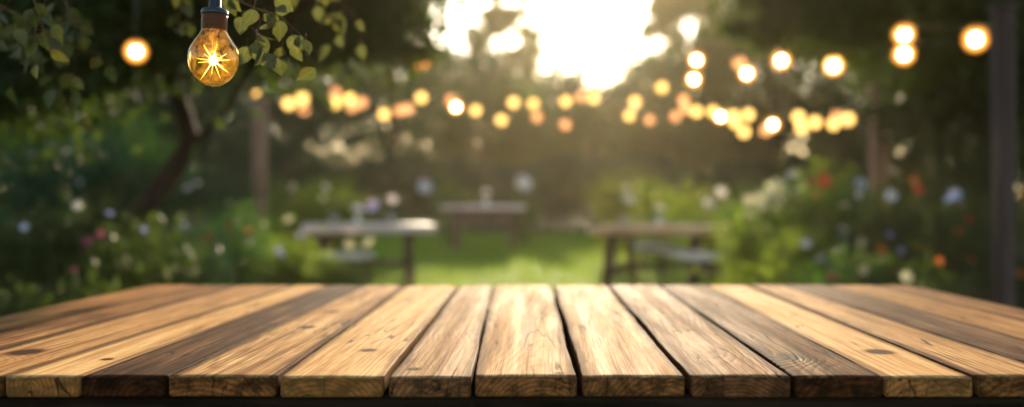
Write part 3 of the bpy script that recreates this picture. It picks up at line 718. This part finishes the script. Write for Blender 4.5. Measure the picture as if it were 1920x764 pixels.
# ------------------------------------------------------------------ string lights
M['bulb_warm'] = emit_mat('bulb_warm', (1.0, 0.56, 0.14), 1.25)
M['bulb_peach'] = emit_mat('bulb_peach', (1.0, 0.42, 0.15), .75)
M['bulb_bright'] = emit_mat('bulb_bright', (1.0, 0.76, 0.40), 11.0)
def far_bulb_meshes(r):
    g = MB(); g.lathe([(.001, -2 * r)] + [(r * math.sin(a), -r - r * math.cos(a)) for a in np.linspace(.2, 2.7, 11)], n=16)
    s = MB(); s.lathe([(.016, -.018), (.018, .0), (.018, .045), (.010, .055), (.001, .056)], n=12)
    return g, s
g_, s_ = far_bulb_meshes(.068)
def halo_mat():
    t = NT('bulb_halo_glow'); lw = t.n('ShaderNodeLayerWeight'); lw.inputs[0].default_value = .5  # painted halo: emission fades from the middle of the shell outwards
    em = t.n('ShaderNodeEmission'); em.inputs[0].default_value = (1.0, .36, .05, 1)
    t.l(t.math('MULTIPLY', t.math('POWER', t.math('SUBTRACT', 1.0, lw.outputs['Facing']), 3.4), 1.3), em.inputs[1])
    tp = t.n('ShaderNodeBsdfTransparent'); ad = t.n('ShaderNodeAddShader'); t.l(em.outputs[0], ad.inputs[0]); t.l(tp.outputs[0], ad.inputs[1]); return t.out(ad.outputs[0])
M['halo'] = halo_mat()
PROTO = {}
def bulb(px, py, d, kind, label, group, r=1.0):
    c = at(px, py, d); e = empty('string_light_bulb', (c.x, c.y, c.z + .050 * r), label, 'light bulb', group); e.scale = (r, r, r)
    if kind not in PROTO:
        if kind == 'bright':
            g2 = MB(); g2.lathe([(max(.0005, .040 * math.sin(a)), -.050 - .040 * math.cos(a)) for a in np.linspace(0, math.pi, 12)], n=16)
            a = g2.build('filament', M['bulb_bright'], e); b = s_.build('socket', M['cord'], e)
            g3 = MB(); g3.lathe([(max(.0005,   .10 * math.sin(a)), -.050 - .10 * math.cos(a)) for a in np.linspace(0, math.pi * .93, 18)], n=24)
            h = g3.build('globe_or_halo', M['halo'], e); PROTO[kind] = (a.data, b.data, h.data)  # added glow shell that imitates the soft halo round the lamp
        else:
            a = g_.build('globe_or_halo', M['bulb_' + kind], e); b = s_.build('socket', M['cord'], e); PROTO[kind] = (a.data, b.data)
    else:
        for nm, me in zip(('filament', 'socket', 'globe_or_halo') if kind == 'bright' else ('globe_or_halo', 'socket'), PROTO[kind]):
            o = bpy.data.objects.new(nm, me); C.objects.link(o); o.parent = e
    return Vector((c.x, c.y, c.z + .050 * r + .055 * r))
def ordinal(n):
    W = ['first', 'second', 'third', 'fourth', 'fifth', 'sixth', 'seventh', 'eighth', 'ninth', 'tenth', 'eleventh', 'twelfth', 'thirteenth', 'fourteenth', 'fifteenth', 'sixteenth', 'seventeenth', 'eighteenth']
    return W[n]
LOOK = {'warm': 'round yellow glowing bulb', 'peach': 'dim peach coloured bulb', 'bright': 'bright whitish glowing bulb'}
def light_string(pts, what, group, d0, d1, clabel, ends=None):
    tops = []
    for i, (px, py, k) in enumerate(pts):
        f = i / max(1, len(pts) - 1); d = d0 + (d1 - d0) * f + .25 * math.sin(i * 2.1)
        tops.append(bulb(px, py, d, k, f'{LOOK[k]}, {ordinal(i)} from the left on {what}', group))
    if ends: tops = [ends[0]] + tops + [ends[1]]
    path = []
    for a, b in zip(tops[:-1], tops[1:]):
        for k in range(6):
            f = k / 6; p = a.lerp(b, f); p.z -= .10 * min(1, (b - a).length) * 4 * f * (1 - f) * .3; path.append(p)
    path.append(tops[-1]); o = path[0].copy(); e = empty('light_cord', o, clabel, 'cord', 'cords of the string lights')
    MB().tube([p - o for p in path], .004, 6).build('cable', M['cord'], e)
w, p_, b_ = 'warm', 'peach', 'bright'
PL_top = at(487, 195, 11.4); PR_top = at(1649, 172, 10.4); PF_top = at(1880, 30, 6.1)
light_string([(485, 177, w), (541, 190, w), (567, 180, w), (628, 188, w), (655, 180, w), (678, 188, p_), (720, 210, w), (765, 200, p_), (790, 179, w), (845, 184, p_), (892, 203, w), (940, 221, w)],
             'the low left string', 'bulbs of the low left string', 11.6, 14.5, 'thin cord of the low left string of lights', (PL_top, at(1008, 200, 15)))
light_string([(570, 200, p_), (630, 170, p_), (660, 196, p_), (750, 203, p_), (855, 199, b_), (963, 188, w), (1007, 215, p_), (1060, 230, p_), (1113, 180, w), (1180, 213, w), (1218, 221, p_), (1266, 215, p_)],
             'the second low string', 'bulbs of the second low string', 13, 15, 'thin cord of the second low string of lights', (at(500, 190, 11.6), at(1300, 195, 15)))
light_string([(1000, 191, w), (1061, 186, w), (1090, 177, p_), (1191, 187, w), (1241, 160, w), (1282, 183, p_), (1306, 205, w), (1337, 205, w), (1375, 213, w), (1403, 211, w), (1449, 232, b_), (1497, 215, w), (1528, 225, w), (1570, 215, p_), (1590, 219, w)],
             'the low right string', 'bulbs of the low right string', 14.5, 11.5, 'thin cord of the low right string of lights', (at(970, 185, 15), PR_top))
light_string([(1285, 200, p_), (1351, 217, b_), (1378, 225, w), (1395, 243, w), (1436, 240, p_), (1503, 235, w), (1563, 228, w)],
             'the lowest right string', 'bulbs of the lowest right string', 13.5, 12, 'thin cord of the lowest right string of lights', (at(1240, 180, 14), at(1640, 200, 10.6)))
light_string([(1306, 111, b_), (1386, 113, p_), (1465, 112, b_), (1563, 122, b_), (1695, 63, b_), (1829, 72, b_)],
             'the upper right string', 'bulbs of the upper right string', 11.5, 7.2, 'thin cord of the upper right string of lights', (at(1200, 20, 13), PF_top))
light_string([(1301, 147, b_), (1400, 136, b_), (1563, 116, w), (1695, 100, b_)],
             'the second upper right string', 'bulbs of the second upper right string', 12, 8.2, 'thin cord of the second upper right string of lights', (at(1200, 60, 13), at(1885, 60, 6.15)))
# two single bulbs on the left
t1 = bulb(789, 110, 9.5, 'bright', 'single bright orange bulb hanging left of the sky gap', 'single bulbs hanging from the left tree')
t2 = bulb(255, 95, 4.6, 'bright', 'soft glowing bulb hanging left of the clear bulb', 'single bulbs hanging from the left tree', .6)
for t_, lab in ((t1, 'short dark cord above the single orange bulb'), (t2, 'dark cord above the soft glowing bulb on the left')):
    e = empty('hanging_cord', t_, lab, 'cord'); MB().tube([(0, 0, -.01), (.003, 0, .12), (0, 0, .5)], .006, 8).build('cable', M['cord'], e)

# ------------------------------------------------------------------ the clear glowing bulb
def hero_bulb():
    d = 1.62; s = d / FPX                                         # metres per pixel at the bulb
    c = at(400, 114, d); e = empty('glowing_bulb', c, 'clear amber glass bulb with star shaped filament hanging top left', 'light bulb')
    e.rotation_euler = (0, math.radians(1.5), 0)
    R = 46 * s
    key = [(0.01, 160.5), (8, 159.9), (16, 157.6), (25, 152.6), (34, 144), (41, 133), (45, 121), (46.5, 109), (45.6, 98), (42.6, 88), (38, 79.5), (33, 71.5), (28.5, 65), (25, 59), (23, 54), (22.3, 50)]
    prof = []
    for q in range(len(key) - 1):
        p0, p1, p2, p3 = key[max(q - 1, 0)], key[q], key[q + 1], key[min(q + 2, len(key) - 1)]
        for f in (0, .33, .66):
            prof.append(tuple(.5 * (2 * p1[c_] + (p2[c_] - p0[c_]) * f + (2 * p0[c_] - 5 * p1[c_] + 4 * p2[c_] - p3[c_]) * f * f + (3 * p1[c_] - p0[c_] - 3 * p2[c_] + p3[c_]) * f ** 3) for c_ in (0, 1)))
    prof.append(key[-1]); prof = [(max(.0004, a * s), (114 - b) * s) for a, b in prof]
    inner = [(max(.0003, r - .0011), z + (.0011 if i == 0 else 0)) for i, (r, z) in enumerate(prof)]
    t = NT('amber_glass'); co = t.n('ShaderNodeTexCoord').outputs['Object']
    n = t.noise(co, 1.0, 3, .6, (60, 60, 60)).outputs[0]
    gl = t.n('ShaderNodeBsdfGlass'); gl.inputs['Color'].default_value = (1.0, .93, .74, 1); gl.inputs['Roughness'].default_value = .0; gl.inputs['IOR'].default_value = 1.45
    t.l(t.bump(n, .12, .001), gl.inputs['Normal'])
    M['hero_glass'] = t.out(gl.outputs[0])
    m = MB(); m.lathe(prof + inner[::-1], n=64); m.build('glass', M['hero_glass'], e)
    # added inner shell: amber glow and refracted rim highlight painted as emission
    t = NT('painted_inner_glow'); co2 = t.n('ShaderNodeTexCoord').outputs['Object']; lw = t.n('ShaderNodeLayerWeight'); lw.inputs[0].default_value = .35
    em = t.n('ShaderNodeEmission'); em.inputs[0].default_value = (1.0, .50, .08, 1)
    cn = t.noise(co2, 1.0, 4, .6, (55, 55, 55), (3, 1, 2), 1.0).outputs[0]
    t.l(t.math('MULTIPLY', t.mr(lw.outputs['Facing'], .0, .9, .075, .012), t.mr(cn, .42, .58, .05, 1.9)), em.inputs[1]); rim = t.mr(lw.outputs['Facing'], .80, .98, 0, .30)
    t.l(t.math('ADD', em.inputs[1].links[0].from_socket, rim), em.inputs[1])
    tp = t.n('ShaderNodeBsdfTransparent'); tp.inputs[0].default_value = (1, .86, .60, 1)
    ad = t.n('ShaderNodeAddShader'); t.l(em.outputs[0], ad.inputs[0]); t.l(tp.outputs[0], ad.inputs[1])
    M['inner_glow'] = t.out(ad.outputs[0])
    m = MB(); m.lathe([(max(.0002, r - .0022), z + (.0022 if i == 0 else 0)) for i, (r, z) in enumerate(prof)], n=64); m.build('inner_glow_shell', M['inner_glow'], e)
    # threaded cap: rings
    t = NT('brass_cap'); M['cap'] = t.out(t.principled((.15, .06, .03), .28, .5, Metallic=.9))
    cp = []; z = 58 * s
    cp.append((20 * s, z))
    for k in range(6):
        z0 = 60 * s + k * 4.6 * s; cp += [(22.2 * s, z0), (23.6 * s, z0 + 1.4 * s), (23.6 * s, z0 + 2.6 * s), (22.0 * s, z0 + 4.0 * s)]
    cp += [(22.4 * s, 88 * s)]
    m = MB(); m.lathe(cp, n=48); m.build('screw_cap', M['cap'], e)
    t = NT('bakelite'); M['bake'] = t.out(t.principled((.02, .022, .03), .3, .5))
    m = MB(); m.lathe([(22.6 * s, 87 * s), (24.6 * s, 88 * s), (24.6 * s, 94 * s), (22 * s, 98 * s), (13 * s, 101 * s), (11 * s, 104 * s), (10.5 * s, 118 * s), (7 * s, 121 * s), (.001, 121.5 * s)], n=48); m.build('lamp_holder', M['bake'], e)
    MB().tube([(0, 0, 119 * s), (.002, 0, 170 * s), (0, 0, 330 * s)], .0035, 10).build('cable', M['cord'], e)
    # stem, support wires, star filament
    M['stem_glass'] = NT('stem_glass'); M['stem_glass'] = M['stem_glass'].out(M['stem_glass'].principled((1, .72, .35), .1, .5, **{'Transmission Weight': .7}))
    MB().lathe([(9 * s, 60 * s), (6 * s, 50 * s), (3.5 * s, 36 * s), (2.4 * s, 24 * s), (3 * s, 20 * s), (.0003, 18 * s)], n=20).build('stem', M['stem_glass'], e)
    tf = NT('filament_ray'); cf = tf.n('ShaderNodeTexCoord').outputs['Object']; vl = tf.n('ShaderNodeVectorMath', operation='LENGTH'); tf.l(cf, vl.inputs[0])
    ef = tf.n('ShaderNodeEmission'); qf = tf.math('DIVIDE', vl.outputs['Value'], 40 * s, clamp=True)
    tf.l(tf.mix(tf.mr(qf, .1, .8), (1.0, .78, .36), (1.0, .46, .06)), ef.inputs[0]); tf.l(tf.mr(qf, .1, 1.0, 16.0, 2.0), ef.inputs[1]); M['fil'] = tf.out(ef.outputs[0]); M['core'] = emit_mat('filament_core', (1.0, .80, .40), 60.0)
    core = Vector((0, 0, 2 * s)); m = MB()
    rf = random.Random(4)
    rays = [(-123, 43), (-38, 34), (120, 33), (88, 36), (5, 31), (-63, 39), (172, 37), (78, 32), (190, 28), (32, 27), (-92, 25), (146, 22)]
    rays += [(rf.uniform(0, 360), rf.uniform(12, 24)) for _ in range(7)]
    for i, (a, L) in enumerate(rays):
        a = math.radians(a); dy = .6 * math.sin(i * 2.3) if i > 11 else .25 * math.sin(i * 2.3)
        v = Vector((math.cos(a), dy, math.sin(a))).normalized(); w_ = 1.5 if i < 4 else (.8 if i < 8 else .4)
        m.tube([core, core + v * L * .3 * s, core + v * L * .7 * s + Vector((0, 0, -.6 * s)), core + v * L * s], [.0005 * w_, .0004 * w_, .0003 * w_, .00018], 6)
    m.build('filament', M['fil'], e)
    m = MB()                                      # fine looped wires between stem and star
    for k in range(5):
        a = k * 1.26 + .4; q = Vector((math.cos(a), math.sin(a) * .8, 0))
        m.tube([Vector((0, 0, 22 * s)) + q * 3 * s, Vector((0, 0, 24 * s)) + q * 14 * s, Vector((0, 0, 12 * s)) + q * 22 * s, Vector((0, 0, -4 * s)) + q * 20 * s, Vector((0, 0, -2 * s)) + q * 6 * s, core], .0003, 5)
    m.build('support_wire', M['cap'], e)
    MB().lathe([(max(.0003, 8.5 * s * math.sin(a)), 2 * s - 8.5 * s * math.cos(a)) for a in np.linspace(0.05, 3.09, 14)], n=24).build('filament_core', M['core'], e)
hero_bulb()

# ------------------------------------------------------------------ the big plank table
TH = .03; TOP = EYE - .25
DF, DB = .25 * FPX / 325, .25 * FPX / 153
seams = [(-563, 280), (-365, 375), (-200, 447), (5, 552), (147, 612), (308, 683), (519, 760), (724, 861), (885, 925), (1087, 1036), (1290, 1140), (1487, 1236), (1657, 1322), (1831, 1405), (2008, 1468), (2172, 1553), (2379, 1641), (2525, 1712)]
seams = [((a - 1025) / FPX * DF, (b - 1025) / FPX * DB) for a, b in seams]
LT = (.50, .335, .165); LT2 = (.64, .47, .26); MD = (.30, .155, .065); DK = (.10, .047, .024)
LT = (.50, .335, .165)
G1 = (.42, .295, .19); G2 = (.23, .14, .085)
spec = [  # light, mid, dark, ring, stain, weather, crack, enddark
    ((.42, .24, .11), MD, DK, .6, .35, .3, .5, .6), ((.43, .25, .12), (.24, .12, .055), (.06, .03, .018), .7, .55, .4, .7, .6),
    ((.54, .35, .18), MD, DK, .5, .15, .1, .3, .6), (LT2, (.42, .25, .11), MD, .35, .10, .0, .3, .6),
    ((.21, .115, .065), (.08, .040, .024), (.022, .012, .010), .9, .65, 1.0, .9, .75), ((.60, .42, .23), (.34, .19, .09), DK, .8, .28, .4, .6, .95),
    (LT2, (.42, .25, .11), MD, .45, .12, .1, .35, .7), ((.50, .36, .24), (.32, .20, .12), (.13, .07, .04), .55, .30, .45, .5, .95),
    ((.62, .44, .25), (.40, .23, .11), (.16, .08, .04), .8, .08, .25, .9, .95), ((.58, .41, .235), (.36, .21, .105), (.14, .07, .035), .75, .22, .35, .9, .9),
    (G1, G2, DK, .95, .45, .9, .9, .8), ((.24, .135, .065), (.11, .055, .028), (.038, .02, .013), 1.0, .45, .9, .9, .85),
    ((.64, .46, .26), (.46, .28, .13), MD, .45, .12, .1, .4, .75), ((.56, .38, .21), (.34, .20, .09), DK, .6, .15, .35, .6, .8),
    ((.23, .145, .09), (.11, .063, .04), (.05, .028, .02), .8, .5, .8, .7, .7), ((.44, .28, .14), (.26, .14, .06), DK, .7, .25, .4, .6, .6),
    ((.33, .18, .085), (.18, .09, .04), (.06, .03, .018), .7, .5, .5, .6, .6)]
def tab(px, py):                                 # a spot on the tabletop given by where the photograph shows it
    d = (EYE - TOP) * FPX / (py - 380); return ((px - 1025) / FPX * d, d)
knotpix = {2: [(45, 659, .026)], 3: [(200, 672, .009)], 5: [(575, 612, .015), (620, 584, .014)], 6: [(690, 655, .014)], 7: [(775, 690, .010)], 8: [(1050, 697, .007)],
           9: [(1157, 603, .009)], 11: [(1478, 668, .026)], 12: [(1648, 657, .023), (1395, 541, .012)], 13: [(1455, 535, .012)], 10: [(1195, 560, .008)], 1: [(30, 650, .012)]}
oT = Vector((.06, (DF + DB) / 2, 0))
table = empty('plank_table', oT, 'large rustic plank table of mixed light and dark boards in the foreground', 'table')

def plank(i, xa, xb, ya, yb, mat, gap_l, gap_r, front, back, dz):
    """xa=(front,back) left edge; xb right edge. rounded section swept along Y with rough edges"""
    N = 70; rad = .0032; V = []; E = []; EN = []; F = []
    ntop = 11
    for j in range(-1, N + 2):
        jj = min(max(j, 0), N); t = jj / N; y = front + (back - front) * t
        ins = rad * .9 if (j == -1 or j == N + 1) else 0
        if j == -1: y = front - rad * .0
        if j == 0: y = front + rad
        if j == N: y = back - rad
        if j == N + 1: y = back
        xl = xa[0] + (xa[1] - xa[0]) * t + gap_l; xr = xb[0] + (xb[1] - xb[0]) * t - gap_r
        xl += .0035 * mnoise.noise((i * 7.1, y * 2.6, 1)) + .0012 * mnoise.noise((i * 7.1, y * 14, 2))
        xr += .0035 * mnoise.noise((i * 7.1, y * 2.6, 5)) + .0012 * mnoise.noise((i * 7.1, y * 14, 7))
        zt = TOP + dz; zb = TOP - TH; r2 = rad * (1 + .6 * mnoise.noise((i * 3.3, y * 6, 4)))
        sec = [(xl + ins, zb + rad + ins), (xl + ins, zt - r2 - ins), (xl + r2 * .3 + ins, zt - r2 * .3 - ins)]
        ed = [1, 1, 1]
        for k in range(ntop):
            u = k / (ntop - 1); x = xl + r2 + ins + (xr - xl - 2 * r2 - 2 * ins) * u
            z = zt - ins + .0003 * mnoise.noise((x * 30 + i, y * 5, 0)) - .0011 * (2 * u - 1) ** 2
            sec.append((x, z)); ed.append(max(0, 1 - min(u, 1 - u) * 5))
        sec += [(xr - r2 * .3 - ins, zt - r2 * .3 - ins), (xr - ins, zt - r2 - ins), (xr - ins, zb + rad + ins), (xr - rad - ins, zb + ins), (xl + rad + ins, zb + ins)]
        ed += [1, 1, 1, 1, 1]
        for (x, z), q in zip(sec, ed):
            rough = .0030 * mnoise.noise((x * 32, i * 9.1, z * 50)) + .0016 * mnoise.noise((x * 110, i * 4.1, z * 160)) if j <= 0 else 0
            V.append(Vector((x, y + rough, z)) - oT); E.append(q)
            EN.append(1.0 if j == -1 else max(0.0, 0.75 - (y - front) / .05))
    n = ntop + 8; rows = N + 3
    for j in range(rows - 1):
        for k in range(n): F.append((j * n + k, (j + 1) * n + k, (j + 1) * n + (k + 1) % n, j * n + (k + 1) % n))
    # end caps with their own vertices so the end face stays crisp
    for j, order in ((0, 1), (rows - 1, -1)):
        b = len(V)
        for k in range(n): V.append(V[j * n + k].copy()); E.append(0); EN.append(1.0)
        f = [b + k for k in range(n)]; F.append(tuple(f if order == 1 else f[::-1]))
    o = mesh_obj('plank', V, F, mat, table)
    for nm, dat in (('edge_wear', E), ('end_wear', EN)):
        at_ = o.data.attributes.new(nm, 'FLOAT', 'POINT'); at_.data.foreach_set('value', dat)
    return o
gaps = [.001] * 18
for k, g in ((1, .0012), (2, .0012), (3, .0008), (4, .0010), (5, .0008), (6, .0022), (7, .0052), (8, .0012), (9, .0045), (10, .0042), (11, .0035), (12, .0018), (13, .0040), (14, .0014), (15, .0014), (16, .001)): gaps[k] = g * .75 + .0017
def sat(c, k=1.22):
    c = np.array(c) * np.array([1.07, .93, .70]) * k; return tuple(np.minimum(c, .82))
for i in range(17):
    li, mi, da, ring, st, we, cr, en = spec[i]
    li, mi, da = sat(li), sat(mi), sat(da); rs = random.Random(i * 13 + 2); xc = (seams[i][0] + seams[i + 1][0]) / 2
    ks = [(tab(a, b)[0] - oT.x, tab(a, b)[1] - oT.y, r) for a, b, r in knotpix.get(i, [])]
    mat = plank_material(i + 1, li, mi, da, xc - oT.x + rs.uniform(-.05, .05), TOP - rs.uniform(.02, .11), rs.uniform(-.05, .05), rs.uniform(650, 1000), ring, st, we, ks, cr, en)
    plank(i, seams[i], seams[i + 1], 0, 0, mat, gaps[i], gaps[i + 1], DF + rs.uniform(-.003, .004), DB + rs.uniform(-.003, .003), rs.uniform(-.0012, .0012))
X0, X1 = seams[0][0] + .1, seams[-1][0] - .1; xm = (X0 + X1) / 2 - oT.x
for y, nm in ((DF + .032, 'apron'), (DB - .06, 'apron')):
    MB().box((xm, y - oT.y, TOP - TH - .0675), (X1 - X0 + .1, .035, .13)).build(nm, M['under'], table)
MB().box((xm, .035, TOP - TH - .010), (X1 - X0 + .1, DB - DF - .10, .014), bev=.002).build('gap_light_blocker', M['under'], table)  # added sheet under the planks, stops light coming through the gaps
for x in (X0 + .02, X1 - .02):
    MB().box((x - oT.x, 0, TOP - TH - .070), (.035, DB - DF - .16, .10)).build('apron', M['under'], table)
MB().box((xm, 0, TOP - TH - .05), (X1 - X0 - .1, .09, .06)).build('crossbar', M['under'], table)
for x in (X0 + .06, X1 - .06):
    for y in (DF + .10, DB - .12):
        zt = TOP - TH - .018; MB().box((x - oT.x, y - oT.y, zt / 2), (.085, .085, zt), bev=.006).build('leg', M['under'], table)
